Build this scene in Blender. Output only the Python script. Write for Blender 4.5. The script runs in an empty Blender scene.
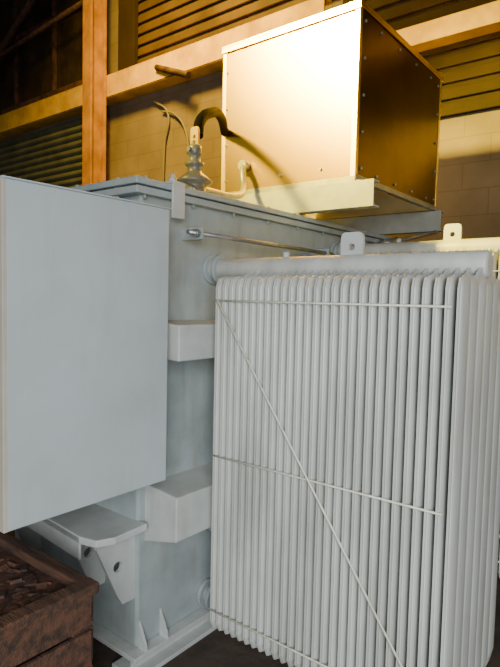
import bpy, bmesh, math, random
from mathutils import Vector, Matrix
random.seed(4)
S=bpy.context.scene
# ---------------------------------------------------------------- materials
def mat(name, col, rough=0.5, metal=0.0, col2=None, scale=4.0, bump=0.0, bscale=60, lo=0.35, hi=0.7, stretch=(1,1,1), spec=0.5, streak=0.0):
    m=bpy.data.materials.new(name); m.use_nodes=True
    nt=m.node_tree; b=nt.nodes['Principled BSDF']
    b.inputs['Roughness'].default_value=rough; b.inputs['Metallic'].default_value=metal
    b.inputs['Specular IOR Level'].default_value=spec
    b.inputs['Base Color'].default_value=(*col,1)
    tc=nt.nodes.new('ShaderNodeTexCoord'); mp=nt.nodes.new('ShaderNodeMapping')
    mp.inputs['Scale'].default_value=stretch
    nt.links.new(tc.outputs['Object'],mp.inputs[0])
    if col2:
        n=nt.nodes.new('ShaderNodeTexNoise'); n.inputs['Scale'].default_value=scale; n.inputs['Detail'].default_value=6; n.inputs['Roughness'].default_value=.6
        r=nt.nodes.new('ShaderNodeValToRGB'); r.color_ramp.elements[0].position=lo; r.color_ramp.elements[1].position=hi
        r.color_ramp.elements[0].color=(*col,1); r.color_ramp.elements[1].color=(*col2,1)
        nt.links.new(mp.outputs[0],n.inputs['Vector']); nt.links.new(n.outputs['Fac'],r.inputs[0])
        out=r.outputs[0]
        if streak:
            mp2=nt.nodes.new('ShaderNodeMapping'); mp2.inputs['Scale'].default_value=(9,9,1.6)
            n2=nt.nodes.new('ShaderNodeTexNoise'); n2.inputs['Scale'].default_value=1.6; n2.inputs['Detail'].default_value=7
            r2=nt.nodes.new('ShaderNodeValToRGB'); r2.color_ramp.elements[0].position=.52; r2.color_ramp.elements[1].position=.75
            r2.color_ramp.elements[0].color=(1,1,1,1); r2.color_ramp.elements[1].color=(.72,.66,.55,1)
            mx=nt.nodes.new('ShaderNodeMixRGB'); mx.blend_type='MULTIPLY'; mx.inputs[0].default_value=streak
            nt.links.new(tc.outputs['Object'],mp2.inputs[0]); nt.links.new(mp2.outputs[0],n2.inputs['Vector']); nt.links.new(n2.outputs['Fac'],r2.inputs[0])
            nt.links.new(out,mx.inputs[1]); nt.links.new(r2.outputs[0],mx.inputs[2]); out=mx.outputs[0]
        nt.links.new(out,b.inputs['Base Color'])
    if bump:
        n=nt.nodes.new('ShaderNodeTexNoise'); n.inputs['Scale'].default_value=bscale; n.inputs['Detail'].default_value=3
        bp=nt.nodes.new('ShaderNodeBump'); bp.inputs['Strength'].default_value=bump; bp.inputs['Distance'].default_value=.01
        nt.links.new(mp.outputs[0],n.inputs['Vector']); nt.links.new(n.outputs['Fac'],bp.inputs['Height']); nt.links.new(bp.outputs[0],b.inputs['Normal'])
    return m
M_box=mat('paint_pale_blue',(.45,.515,.54),.5,0,(.385,.435,.445),2.2,.08,25,streak=.25)
M_tank=mat('paint_tank',(.36,.42,.43),.5,0,(.27,.315,.32),5,.05,30,streak=.45)
M_rad=mat('paint_radiator',(.55,.575,.55),.42,0,(.37,.385,.355),7,.0,lo=.4,hi=.75,stretch=(1,1,.25))
M_rod=mat('paint_rod',(.80,.79,.70),.5,0,(.60,.56,.42),20)
M_pale=mat('paint_belt',(.51,.55,.54),.5,0,(.42,.45,.435),8,streak=.35)
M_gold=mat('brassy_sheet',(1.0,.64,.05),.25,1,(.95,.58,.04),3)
M_dim_refl=mat('dim_reflection_sheet',(.18,.105,.025),.30,1,(.12,.07,.015),3)  # dark reflection on the enclosure's right side, put into a darker metal colour
M_gtrim=mat('enclosure_trim',(1.0,.72,.12),.38,1,(.9,.62,.09),10)
M_steel=mat('zinc_steel',(.36,.38,.38),.4,.7,(.25,.25,.25),15)
M_dark=mat('dark_rubber',(.004,.004,.004),.8,spec=.05)
M_porc=mat('bushing_glaze',(.16,.16,.12),.35,0,(.11,.105,.08),12)
M_beam=mat('beam_grey_green',(.36,.38,.35),.5,0,(.27,.29,.26),9)
M_girt=mat('girt_yellow_paint',(.80,.50,.035),.6,0,(.42,.25,.02),3)
M_col=mat('column_orange_paint',(.46,.22,.025),.6,0,(.24,.11,.012),5)
M_brown=mat('brown_siding',(.035,.024,.011),.7,0,(.02,.013,.006),2,spec=.1)
M_slat=mat('slat_siding',(.09,.055,.02),.6,0,(.035,.022,.011),2,spec=.3)
M_shut=mat('shutter_green',(.11,.12,.08),.5,0,(.06,.068,.045),4)
M_rust=mat('rusty_brown',(.10,.042,.024),.8,0,(.022,.013,.010),9,.6,40,lo=.40,hi=.64)
M_wood=mat('old_wood',(.11,.05,.028),.85,0,(.028,.017,.012),5,.6,30,lo=.38,hi=.66,stretch=(1,6,6))
M_floor=mat('floor_concrete_dark',(.08,.06,.045),.85,0,(.03,.022,.017),5,.5,20)
M_ceil=mat('ceiling_dark',(.05,.04,.03),.8)
M_glass=mat('grimy_glass',(.025,.02,.015),.25,0,(.07,.045,.02),3)
M_plain=mat('wall_plain',(.12,.08,.04),.9,0,(.07,.05,.025),2)
def block_mat():
    m=bpy.data.materials.new('concrete_block'); m.use_nodes=True; nt=m.node_tree; b=nt.nodes['Principled BSDF']; b.inputs['Roughness'].default_value=.9
    tc=nt.nodes.new('ShaderNodeTexCoord'); sx=nt.nodes.new('ShaderNodeSeparateXYZ'); cx=nt.nodes.new('ShaderNodeCombineXYZ')
    nt.links.new(tc.outputs['Object'],sx.inputs[0]); nt.links.new(sx.outputs[0],cx.inputs[0]); nt.links.new(sx.outputs[2],cx.inputs[1])
    br=nt.nodes.new('ShaderNodeTexBrick'); br.inputs['Scale'].default_value=1; br.inputs['Brick Width'].default_value=.42; br.inputs['Row Height'].default_value=.21; br.inputs['Mortar Size'].default_value=.005
    br.inputs['Color1'].default_value=(.215,.17,.105,1); br.inputs['Color2'].default_value=(.20,.158,.098,1); br.inputs['Mortar'].default_value=(.165,.13,.078,1)
    nt.links.new(cx.outputs[0],br.inputs['Vector'])
    n=nt.nodes.new('ShaderNodeTexNoise'); n.inputs['Scale'].default_value=1.3; n.inputs['Detail'].default_value=6
    r=nt.nodes.new('ShaderNodeValToRGB'); r.color_ramp.elements[0].position=.35; r.color_ramp.elements[1].position=.65; r.color_ramp.elements[0].color=(.5,.47,.43,1)
    mx=nt.nodes.new('ShaderNodeMixRGB'); mx.blend_type='MULTIPLY'; mx.inputs[0].default_value=.8
    nt.links.new(tc.outputs['Object'],n.inputs['Vector']); nt.links.new(n.outputs['Fac'],r.inputs[0]); nt.links.new(br.outputs[0],mx.inputs[1]); nt.links.new(r.outputs[0],mx.inputs[2]); nt.links.new(mx.outputs[0],b.inputs['Base Color'])
    bp=nt.nodes.new('ShaderNodeBump'); bp.inputs['Strength'].default_value=.1; bp.inputs['Distance'].default_value=.01; bp.invert=True
    nt.links.new(br.outputs['Fac'],bp.inputs['Height']); nt.links.new(bp.outputs[0],b.inputs['Normal'])
    return m
M_block=block_mat()
# ---------------------------------------------------------------- helpers
def empty(name):
    e=bpy.data.objects.new(name,None); S.collection.objects.link(e); e.empty_display_size=.1; return e
def obj(name,bm,m,parent=None,bevel=0,smooth=False,seg=2):
    bmesh.ops.recalc_face_normals(bm,faces=bm.faces)
    me=bpy.data.meshes.new(name); bm.to_mesh(me); bm.free(); me.materials.append(m)
    if smooth:
        for p in me.polygons: p.use_smooth=True
    o=bpy.data.objects.new(name,me); S.collection.objects.link(o)
    if parent: o.parent=parent
    if bevel:
        b=o.modifiers.new('bevel','BEVEL'); b.width=bevel; b.segments=seg; b.limit_method='ANGLE'; b.angle_limit=math.radians(40)
    return o
def addbox(bm,x0,x1,y0,y1,z0,z1,rot=None):
    r=bmesh.ops.create_cube(bm,size=1); vs=r['verts']
    c=Vector(((x0+x1)/2,(y0+y1)/2,(z0+z1)/2)); s=(x1-x0,y1-y0,z1-z0)
    for v in vs:
        p=Vector((v.co.x*s[0],v.co.y*s[1],v.co.z*s[2]))
        if rot: p=rot@p
        v.co=p+c
    return vs
def boxes(name,lst,m,parent=None,bevel=0):
    bm=bmesh.new()
    for b in lst: addbox(bm,*b)
    return obj(name,bm,m,parent,bevel)
def addcyl(bm,p0,p1,r,seg=20,r2=None):
    p0=Vector(p0);p1=Vector(p1);d=p1-p0
    q=d.to_track_quat('Z','Y').to_matrix().to_4x4()
    bmesh.ops.create_cone(bm,cap_ends=True,segments=seg,radius1=r,radius2=r if r2 is None else r2,depth=d.length,matrix=Matrix.Translation((p0+p1)/2)@q)
def smooth_by_angle(o):
    for p in o.data.polygons: p.use_smooth=len(p.vertices)<=4
    return o
def cyls(name,lst,m,parent=None,bevel=0,seg=20):
    bm=bmesh.new()
    for c in lst: addcyl(bm,*c[:3],seg=seg,r2=c[3] if len(c)>3 else None)
    return smooth_by_angle(obj(name,bm,m,parent,bevel))
def tube(name,pts,r,m,parent=None):
    cu=bpy.data.curves.new(name,'CURVE'); cu.dimensions='3D'; cu.bevel_depth=r; cu.bevel_resolution=4; cu.use_fill_caps=True
    sp=cu.splines.new('BEZIER'); sp.bezier_points.add(len(pts)-1)
    for b,p in zip(sp.bezier_points,pts): b.co=p; b.handle_left_type='AUTO'; b.handle_right_type='AUTO'
    cu.materials.append(m)
    o=bpy.data.objects.new(name,cu); S.collection.objects.link(o); o.parent=parent; return o
def prism(name,poly,axis,a0,a1,m,parent=None,bevel=0):
    bm=bmesh.new(); rings=[]
    for a in (a0,a1):
        ring=[]
        for (u,v) in poly:
            co={'x':(a,u,v),'y':(u,a,v),'z':(u,v,a)}[axis]; ring.append(bm.verts.new(co))
        rings.append(ring)
    bm.faces.new(rings[0]); bm.faces.new(rings[1])
    n=len(poly)
    for i in range(n): bm.faces.new((rings[0][i],rings[0][(i+1)%n],rings[1][(i+1)%n],rings[1][i]))
    return obj(name,bm,m,parent,bevel)
def plate_with_hole(name,cx,cz,w,h,r,axis,a0,a1,m,parent,outline=None,e=6):
    N=40; bm=bmesh.new(); R=[]
    def ray(t):
        c,s=math.cos(t),math.sin(t)
        if outline is None:
            f=(abs(c)**e+abs(s)**e)**(-1/e); return cx+w/2*c*f, cz+h/2*s*f
        best=None
        for i in range(len(outline)):
            (x1,y1),(x2,y2)=outline[i],outline[(i+1)%len(outline)]
            dx,dy=x2-x1,y2-y1; den=c*dy-s*dx
            if abs(den)<1e-9: continue
            k=((x1-cx)*dy-(y1-cz)*dx)/den; q=((x1-cx)*s-(y1-cz)*c)/den
            if k>0 and -1e-6<=q<=1+1e-6 and (best is None or k<best): best=k
        return cx+c*best,cz+s*best
    for a in (a0,a1):
        o_=[];i_=[]
        for k in range(N):
            t=2*math.pi*k/N
            u,v=ray(t); hu=cx+r*math.cos(t); hv=cz+r*math.sin(t)
            mk=lambda u,v:{'x':(a,u,v),'y':(u,a,v),'z':(u,v,a)}[axis]
            o_.append(bm.verts.new(mk(u,v))); i_.append(bm.verts.new(mk(hu,hv)))
        R.append((o_,i_))
    for k in range(N):
        j=(k+1)%N
        for (o_,i_) in R: bm.faces.new((o_[k],o_[j],i_[j],i_[k]))
        for t in (0,1): bm.faces.new((R[0][t][k],R[0][t][j],R[1][t][j],R[1][t][k]))
    return obj(name,bm,m,parent)

# ---------------------------------------------------------------- room
YW=4.6
boxes('floor',[(-13,5,-5,YW+.3,-.2,0)],M_floor)
boxes('ceiling',[(-13,5,-5,YW+.3,7,7.2)],M_ceil)
boxes('wall_back',[(-13,5,YW,YW+.3,0,7)],M_block)
boxes('wall_left',[(-13.3,-13,-5,YW+.3,0,7)],M_plain)
boxes('wall_right',[(5,5.3,-5,YW+.3,0,7)],M_plain)
bm=bmesh.new(); z=4.40
while z<7: addbox(bm,-5.75,5,YW-.05,YW-.021,z,z+.09); z+=.13
addbox(bm,-5.75,5,YW-.02,YW-.001,4.38,7)
obj('trim_1',bm,M_slat,None,.01)
bm=bmesh.new(); z=3.12
while z<4.36: addbox(bm,-2.6,5,YW-.045,YW-.021,z,z+.09); z+=.13
addbox(bm,-2.6,5,YW-.02,YW-.001,3.12,4.38)
obj('trim_5',bm,M_brown,None,.008)
boxes('trim_2',[(-13,-2.7,YW-.2,YW-.18,4.07,4.35),(-13,-2.7,YW-.2,YW-.051,4.33,4.35),(-13,-2.7,YW-.2,YW-.001,4.07,4.09)],M_girt,None,.004)
boxes('trim_3',[(-3.0,5,YW-.2,YW-.18,3.68,3.84),(-3.0,5,YW-.2,YW-.05,3.82,3.84),(-3.0,5,YW-.2,YW-.05,3.68,3.70)],M_girt,None,.004)
boxes('steel_column',[(-6.00,-5.83,YW-.44,YW-.41,0,7),(-6.00,-5.83,YW-.24,YW-.205,0,7),(-5.94,-5.90,YW-.42,YW-.22,0,7)],M_col,None,.004)
boxes('trim_4',[(-5.72,-5.42,YW-.12,YW-.051,4.375,7)],M_brown,None,.004)
sh=empty('roller_shutter')
bm=bmesh.new(); prof=[]
z=.02
while z<4.02:
    for i in range(5):
        t=i/5; prof.append((YW-.04-.035*math.sin(math.pi*t),z+.1*t))
    z+=.1
v0=[bm.verts.new((-12.6,y,zz)) for y,zz in prof]; v1=[bm.verts.new((-6.1,y,zz)) for y,zz in prof]
for i in range(len(prof)-1): bm.faces.new((v0[i],v1[i],v1[i+1],v0[i+1]))
obj('slats',bm,M_shut,sh)
boxes('guide_rails',[(-6.13,-6.03,YW-.12,YW-.001,0,4.05),(-12.7,-12.6,YW-.12,YW-.001,0,4.05)],M_rust,sh)
w=empty('window_1')
boxes('pane',[(-12.5,-6.15,YW-.03,YW-.005,4.45,6.9)],M_glass,w)
fr=[(-12.5,-6.1,YW-.1,YW-.03,4.40,4.48),(-12.5,-6.1,YW-.1,YW-.03,6.8,6.9),(-12.5,-6.1,YW-.08,YW-.03,5.45,5.52)]
for i in range(7): x=-12.45+i*1.04; fr.append((x,x+.05,YW-.08,YW-.03,4.45,6.85))
boxes('frame',fr,M_rust,w,.004)
cyls('brace_pipe',[((-9.6,YW-.3,4.55),(-6.4,YW-.3,6.2),.045),((-9.8,YW-.3,5.8),(-6.2,YW-.3,6.55),.035),((-9.9,YW-.35,5.0),(-6.2,YW-.3,5.3),.03)],M_rust,w)
cyls('wall_stub_pipe',[((-4.9,YW-.21,4.22),(-4.35,YW-.25,4.0),.035)],M_rust)
M_cond=mat('conduit_grey',(.13,.12,.09),.6)
tube('wall_conduit',[(-4.95,YW-.03,2.2),(-4.95,YW-.03,3.4),(-4.90,YW-.03,3.75),(-5.15,YW-.03,3.95)],.014,M_cond)
tube('wall_conduit',[(-4.55,YW-.03,2.2),(-4.55,YW-.03,3.2),(-4.60,YW-.03,3.5),(-4.78,YW-.03,3.72),(-5.0,YW-.03,3.80)],.012,M_cond)

# ---------------------------------------------------------------- transformer tank
XT=-1.75
T=empty('power_transformer')
boxes('tank',[(-2.75,XT,1.49,3.9,.10,2.02)],M_tank,T,.012)
boxes('lid',[(-2.82,XT+.045,1.43,3.96,2.045,2.072)],M_tank,T,.004)
boxes('tank_rim',[(-2.81,XT+.035,1.44,3.95,2.01,2.04)],M_tank,T,.004)
lst=[]
for i in range(9):
    y=1.5+i*.28; lst.append(((XT+.012,y,1.995),(XT+.012,y,2.085),.008))
for i in range(4):
    x=-2.7+i*.28; lst.append(((x,1.458,1.995),(x,1.458,2.085),.008))
cyls('lid_bolts',lst,M_tank,T,seg=8)
prism('belt_upper',[(XT-.01,1.35),(XT+.19,1.344),(XT+.19,1.49),(XT-.01,1.50)],'y',1.53,3.85,M_pale,T,.006)
prism('belt_lower',[(XT-.01,.555),(XT+.19,.605),(XT+.19,.79),(XT-.01,.81)],'y',1.53,3.85,M_pale,T,.006)
prism('front_ledge',[(-2.6,1.50),(-2.55,1.30),(-1.80,1.24),(-1.72,1.26),(-1.69,1.33),(-1.70,1.50)],'z',.63,.66,M_pale,T,.004)
prism('ledge_lip',[(-2.55,1.30),(-1.80,1.24),(-1.80,1.252),(-2.55,1.312)],'z',.565,.658,M_pale,T,.003)
for i,(x) in enumerate((-1.78,-1.98,-2.5)):
    plate_with_hole('gusset_%d'%i,1.40,.49,0,0,.022,'x',x,x+.016,M_pale,T,outline=[(1.28,.63),(1.495,.63),(1.495,.32),(1.42,.32)])
boxes('base_frame',[(-2.80,XT+.05,1.44,3.95,.08,.10),(XT-.02,XT+.0,1.47,3.92,0.0,.085),(-2.72,-2.70,1.47,3.92,0,.085),(XT-.1,XT+.06,1.44,3.95,0.0,.02)],M_pale,T,.003)
for i,y in enumerate((1.50,1.62,2.3)):
    prism('foot_gusset_%d'%i,[(XT,.10),(XT+.05,.10),(XT+.045,.13),(XT,.22)],'y',y,y+.012,M_pale,T,.002)
boxes('lid_bracket',[(-1.70,-1.688,1.61,1.68,1.93,2.078),(-1.76,-1.688,1.61,1.68,2.073,2.083)],M_pale,T,.003)
cyls('lid_bracket_stud',[((-1.73,1.645,2.07),(-1.73,1.645,2.12),.01),((-1.73,1.645,2.085),(-1.73,1.645,2.10),.018)],M_pale,T,seg=10)
cyls('drain_valve',[((XT,1.93,.50),(XT+.09,1.93,.50),.02),((XT+.07,1.93,.50),(XT+.09,1.93,.50),.035)],M_pale,T)
cyls('tie_rod',[((XT+.10,1.66,1.875),(XT+.10,2.86,1.875),.010),((XT+.10,1.70,1.875),(XT+.10,1.72,1.875),.017),((XT+.10,2.80,1.875),(XT+.10,2.82,1.875),.016),
   ((-1.70,3.25,1.93),(-1.36,3.76,2.085),.014),((-1.60,3.40,1.975),(-1.53,3.505,2.007),.028)],M_steel,T)
boxes('tie_rod_brackets',[(XT-.005,XT+.12,1.725,1.737,1.85,1.90),(XT-.005,XT+.12,2.785,2.797,1.85,1.90),(XT-.005,XT+.07,3.24,3.252,1.90,1.96)],M_tank,T,.002)

# ---------------------------------------------------------------- cable box
C=empty('cable_termination_box')
XB=-1.57
boxes('body',[(-2.45,XB-.004,.835,1.485,.905,1.932)],M_box,C,.006)
boxes('cover_plate',[(XB-.004,XB+.006,.825,1.475,.880,1.934)],M_box,C,.004)
boxes('end_flange',[(-2.47,XB+.006,.815,.83,.880,1.934)],mat('paint_end',(.46,.43,.36),.6,0,(.38,.36,.30),8),C,.002)
boxes('top_plate',[(-2.47,XB+.010,.815,1.482,1.934,1.940)],M_box,C,.002)

# ---------------------------------------------------------------- radiator
Y0,D=1.665,.62; ZB,ZT=.20,1.69; X0=-1.487; NP=28; PX=(1.487-.528)/(NP-1); YC=Y0+.26
def build_radiator(dy,dz,zb):
    R=empty('transformer_radiator')
    bm=bmesh.new()
    def half(s):
        d=min(s,1-s)*D
        if d<.008: return .0034
        t=(s*D-.008)/(D-.016)*7
        return .0034+.0092*abs(math.sin(math.pi*t))**.4
    ss=[0,.0075/D]
    for k in range(7):
        for q in (0.02,.12,.3,.5,.7,.88,.98): ss.append((.0082+(D-.0164)*(k+q)/7)/D)
    ss+=[1-.0075/D,1]
    zt=ZT+dz; y0=Y0+dy; yc=YC+dy; zh=1.733+dz
    lev=[(zb,.05,.15),(zb+.012,.015,.5),(zb+.045,0,1),(zb+.3,0,1),(zt-.3,0,1),(zt-.045,0,1),(zt-.012,.012,.5),(zt,.05,.15)]
    for i in range(NP):
        x=X0+i*PX; rings=[]
        for (z,ins,hs) in lev:
            ring=[]
            for s in ss: ring.append((x+max(.003,half(s)*hs),y0+ins+s*(D-2*ins),z))
            for s in reversed(ss): ring.append((x-max(.003,half(s)*hs),y0+ins+s*(D-2*ins),z))
            rings.append([bm.verts.new(p) for p in ring])
        n=len(rings[0])
        for a,b in zip(rings,rings[1:]):
            for k in range(n): bm.faces.new((a[k],a[(k+1)%n],b[(k+1)%n],b[k]))
        bm.faces.new(rings[0]); bm.faces.new(rings[-1])
    obj('panels',bm,M_rad,R)
    zl=zb-.03
    cyls('header_pipes',[((XT+.001,yc,zh),(-.51,yc,zh),.047),((XT+.001,yc,zl),(-.51,yc,zl),.04)],M_rad,R,.012,32)
    cyls('header_flanges',[((XT+.001,yc,zh),(XT+.02,yc,zh),.07),((XT+.05,yc,zh),(XT+.07,yc,zh),.07),((XT+.001,yc,zl),(XT+.02,yc,zl),.07),((XT+.05,yc,zl),(XT+.07,yc,zl),.07)],M_tank,R,.003,28)
    bm=bmesh.new()
    for i in range(NP):
        x=X0+i*PX
        prof=[(yc-.13,zt-.03),(yc-.045,zt+.03),(yc+.045,zt+.03),(yc+.16,zt-.03)]
        a=[bm.verts.new((x-.006,y,z)) for y,z in prof]; b=[bm.verts.new((x+.006,y,z)) for y,z in prof]
        bm.faces.new(a); bm.faces.new(b)
        for k in range(4): bm.faces.new((a[k],a[(k+1)%4],b[(k+1)%4],b[k]))
    obj('panel_necks',bm,M_rad,R)
    plate_with_hole('lifting_lug',-1.02,zh+.075,.095,.115,.014,'y',yc-.008,yc+.008,M_pale,R)
    cyls('vent_plug',[((-1.33,yc,zh+.042),(-1.33,yc,zh+.067),.014)],M_pale,R)
    yf=y0-.004
    H=[zt-.10,zt-.735,zb+.10]
    rods=[((X0-.01,yf,z),(-.545,yf,z),.0038) for z in H]
    rods+=[((X0+.015,yf-.006,zt-.10),(-.53,yf-.006,zb+.06),.0042)]
    cyls('brace_rods',rods,M_rod,R,seg=8)
    cyls('brace_rods_rear',[((X0-.01,y0+D+.004,z),(-.545,y0+D+.004,z),.0035) for z in H],M_rod,R,seg=8)
build_radiator(0,0,ZB)
build_radiator(1.15,.17,ZB+.05)

# ---------------------------------------------------------------- support beams
def channel(name,x0,x1,y,z0,z1,d=.07):
    return boxes(name,[(x0,x1,y,y+.009,z0,z1),(x0,x1,y+.009,y+d,z1-.01,z1),(x0,x1,y+.009,y+d,z0,z0+.01)],M_beam,None,.002)
channel('steel_channel_beam',-2.42,-1.28,2.62,2.09,2.228)
channel('steel_channel_beam',-2.42,-1.33,3.75,2.09,2.228)
# ---------------------------------------------------------------- brass coloured enclosure
E=empty('sheet_metal_enclosure')
gx0,gx1,gy0,gy1,gz0,gz1=-2.33,-1.40,2.64,3.84,2.23,3.14
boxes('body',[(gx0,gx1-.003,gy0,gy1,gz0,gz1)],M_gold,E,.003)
boxes('dim_reflection_panel',[(gx1-.003,gx1,gy0+.004,gy1-.004,gz0+.004,gz1-.004)],M_dim_refl,E)  # thin plate added to carry the painted dark reflection of this side
t=.004; wv=.05
boxes('corner_angles',[(gx1+.0005,gx1+t,gy0-t,gy0+.022,gz0,gz1),(gx1-.028,gx1+t,gy0-t,gy0-.0005,gz0,gz1),
 (gx0-t,gx0+wv*.5,gy0-t,gy0-.0005,gz0,gz1),(gx1+.0005,gx1+t,gy1-.02,gy1+t,gz0,gz1)],M_gtrim,E,.001)
boxes('top_cap',[(gx0-.01,gx1+.012,gy0-.012,gy1+.012,gz1,gz1+.012),(gx0-.01,gx1+.012,gy0-.012,gy0-.005,gz1-.03,gz1),(gx1+.005,gx1+.012,gy0-.012,gy1+.012,gz1-.02,gz1)],M_gtrim,E,.002)
boxes('bottom_angle',[(gx1+.001,gx1+.03,gy0,gy1,gz0,gz0+.006),(gx1+.001,gx1+.006,gy0,gy1,gz0,gz0+.04),(gx0-.0,gx1,gy0-.006,gy0-.001,gz0,gz0+.03)],M_steel,E,.001)
lst=[]
for k in range(5):
    z=gz0+.08+k*.19
    lst.append(((gx1,gy0+.06,z),(gx1+.009,gy0+.06,z),.009))
    lst.append(((gx1,gy1-.06,z),(gx1+.009,gy1-.06,z),.009))
for k in range(4):
    z=gz0+.1+k*.22
    lst.append(((gx0+.03,gy0-.010,z),(gx0+.03,gy0,z),.006))
for k in range(4):
    y=gy0+.25+k*.25
    lst.append(((gx1,y,gz1-.06),(gx1+.009,y,gz1-.06),.008)); lst.append(((gx1,y,gz0+.07),(gx1+.009,y,gz0+.07),.008))
lst.append(((gx0+.45,gy0-.010,gz0+.09),(gx0+.45,gy0,gz0+.09),.010)); lst.append(((gx0+.72,gy0-.010,gz0+.09),(gx0+.72,gy0,gz0+.09),.008))
cyls('bolts',lst,M_steel,E,seg=8)

# ---------------------------------------------------------------- bushing, cables
B=empty('high_voltage_bushing')
bx,by=-1.87,1.92; bz=2.073
prof=[(.0,0),(.075,0),(.075,.015),(.055,.02),(.055,.05),(.05,.06),(.085,.07),(.09,.08),(.05,.11),(.034,.125),(.034,.15),(.045,.155),(.045,.165),(.028,.17),(.028,.20),(.032,.203),(.032,.245),(.026,.25),(.012,.25),(.012,.27),(0,.27)]
bm=bmesh.new(); N=28; rr=[]
for r,z in prof:
    rr.append([bm.verts.new((bx+max(r,.0005)*math.cos(2*math.pi*k/N),by+max(r,.0005)*math.sin(2*math.pi*k/N),bz+z)) for k in range(N)])
for a,b in zip(rr,rr[1:]):
    for k in range(N): bm.faces.new((a[k],a[(k+1)%N],b[(k+1)%N],b[k]))
o=obj('insulator',bm,M_porc,B,0,True)
plate_with_hole('terminal',bx,bz+.29,.05,.09,.009,'y',by-.006,by+.006,M_gtrim,B)
cyls('clamp_bolts',[((bx-.03,by,bz+.225),(bx-.045,by,bz+.225),.01),((bx,by-.03,bz+.225),(bx,by-.045,bz+.225),.01)],M_steel,B,seg=8)
tube('jumper_cable',[(bx,by+.02,bz+.30),(bx-.02,by+.05,bz+.37),(bx-.10,by+.22,bz+.48),(bx-.28,by+.50,bz+.56),(gx0+.02,gy0-.006,bz+.56)],.026,M_dark,B)
tube('flexible_conduit',[(-1.82,1.78,2.10),(-1.86,1.95,2.12),(-1.93,2.3,2.15),(-2.04,2.50,2.24),(-2.11,2.58,2.38),(-2.13,2.630,2.40)],.018,M_steel,B)
cyls('conduit_gland',[((-2.13,2.59,2.40),(-2.13,2.634,2.40),.03)],M_steel,B)

# ---------------------------------------------------------------- crate
K=empty('rusty_crate')
cx0,cx1,cy0,cy1,ct=-2.15,-1.44,.25,1.03,.69
boxes('posts',[(a,a+.06,b,b+.06,0,ct-.03) for a in (cx0,cx1-.06) for b in (cy0,cy1-.06)],M_wood,K,.004)
pl=[]
for k in range(5):
    z=.03+k*.13
    pl+=[(cx1,cx1+.018,cy0,cy1,z,z+.115),(cx0-.018,cx0,cy0,cy1,z,z+.115),(cx0,cx1,cy1,cy1+.018,z,z+.115),(cx0,cx1,cy0-.018,cy0,z,z+.115)]
boxes('side_planks',pl,M_wood,K,.004)
boxes('top_board',[(cx0,cx1-.01,cy0+.01,cy1-.01,ct-.06,ct-.035)],M_rust,K)
boxes('rim',[(cx1-.03,cx1+.03,cy0-.02,cy1+.02,ct-.035,ct),(cx0-.03,cx0+.03,cy0-.02,cy1+.02,ct-.035,ct),(cx0,cx1,cy1-.03,cy1+.02,ct-.034,ct-.002),(cx0,cx1,cy0-.02,cy0+.03,ct-.034,ct-.002)],M_wood,K,.006)
bm=bmesh.new()
for k in range(420):
    x=random.uniform(cx0+.06,cx1-.05);y=random.uniform(cy0+.06,cy1-.05)
    s=random.uniform(.004,.014); rot=Matrix.Rotation(random.uniform(0,6),3,'Z')@Matrix.Rotation(random.uniform(-.6,.6),3,'X')
    addbox(bm,x-s*1.4,x+s*1.4,y-s*.9,y+s*.9,ct-.04,ct-.04+s*.9,rot)
obj('debris',bm,M_rust,K,.002)

# ---------------------------------------------------------------- lights
def area(name,loc,target,size,energy,col,sy=None,spread=None):
    l=bpy.data.lights.new(name,'AREA'); l.energy=energy; l.color=col; l.size=size
    if sy: l.shape='RECTANGLE'; l.size_y=sy
    if spread: l.spread=math.radians(spread)
    o=bpy.data.objects.new(name,l); S.collection.objects.link(o); o.location=loc
    o.rotation_euler=(Vector(target)-Vector(loc)).to_track_quat('-Z','Y').to_euler(); return o
def spot(name,loc,target,energy,col,ang,blend=.6,rad=.2):
    l=bpy.data.lights.new(name,'SPOT'); l.energy=energy; l.color=col; l.spot_size=math.radians(ang); l.spot_blend=blend; l.shadow_soft_size=rad
    o=bpy.data.objects.new(name,l); S.collection.objects.link(o); o.location=loc
    o.rotation_euler=(Vector(target)-Vector(loc)).to_track_quat('-Z','Y').to_euler(); return o
area('doorway_daylight',(1.8,-2.0,2.3),(-1.3,1.8,.7),2.2,74,(.97,.98,.99),spread=100)
area('camera_flash_fill',(.45,-.3,1.3),(-1.0,1.8,.6),.6,21,(1,.99,.96))  # flash-like fill added beside the camera to brighten the radiator front
area('high_bay_lamp',(-3.45,-1.35,5.35),(-1.75,2.64,3.15),.7,150,(1,.72,.05),spread=28)
area('sodium_lamp',(-3.6,2.2,6.4),(-4.4,4.6,3.7),.8,235,(1,.60,.05),spread=95)
spot('sodium_lamp',(.3,3.5,2.9),(-1.1,4.6,2.4),9,(1,.52,.05),42,.9,.2)
W=bpy.data.worlds.new('world'); S.world=W; W.use_nodes=True
W.node_tree.nodes['Background'].inputs[0].default_value=(.86,.86,.84,1); W.node_tree.nodes['Background'].inputs[1].default_value=.25

# ---------------------------------------------------------------- camera
cam=bpy.data.cameras.new('camera'); co=bpy.data.objects.new('camera',cam); S.collection.objects.link(co); S.camera=co
cam.sensor_fit='HORIZONTAL'; cam.sensor_width=36; cam.lens=36*550/500; cam.clip_start=.02
yaw,pit,roll=math.radians(38.2),math.radians(3.6),math.radians(1.3)
Fh=Vector((-math.sin(yaw),math.cos(yaw),0)); Rt=Vector((math.cos(yaw),math.sin(yaw),0)); Z=Vector((0,0,1))
F=Fh*math.cos(pit)-Z*math.sin(pit); U=Fh*math.sin(pit)+Z*math.cos(pit)
r2=Rt*math.cos(roll)+U*math.sin(roll); u2=U*math.cos(roll)-Rt*math.sin(roll)
m=Matrix((r2,u2,-F)).transposed().to_4x4(); m.translation=Vector((0,0,1.6)); co.matrix_world=m
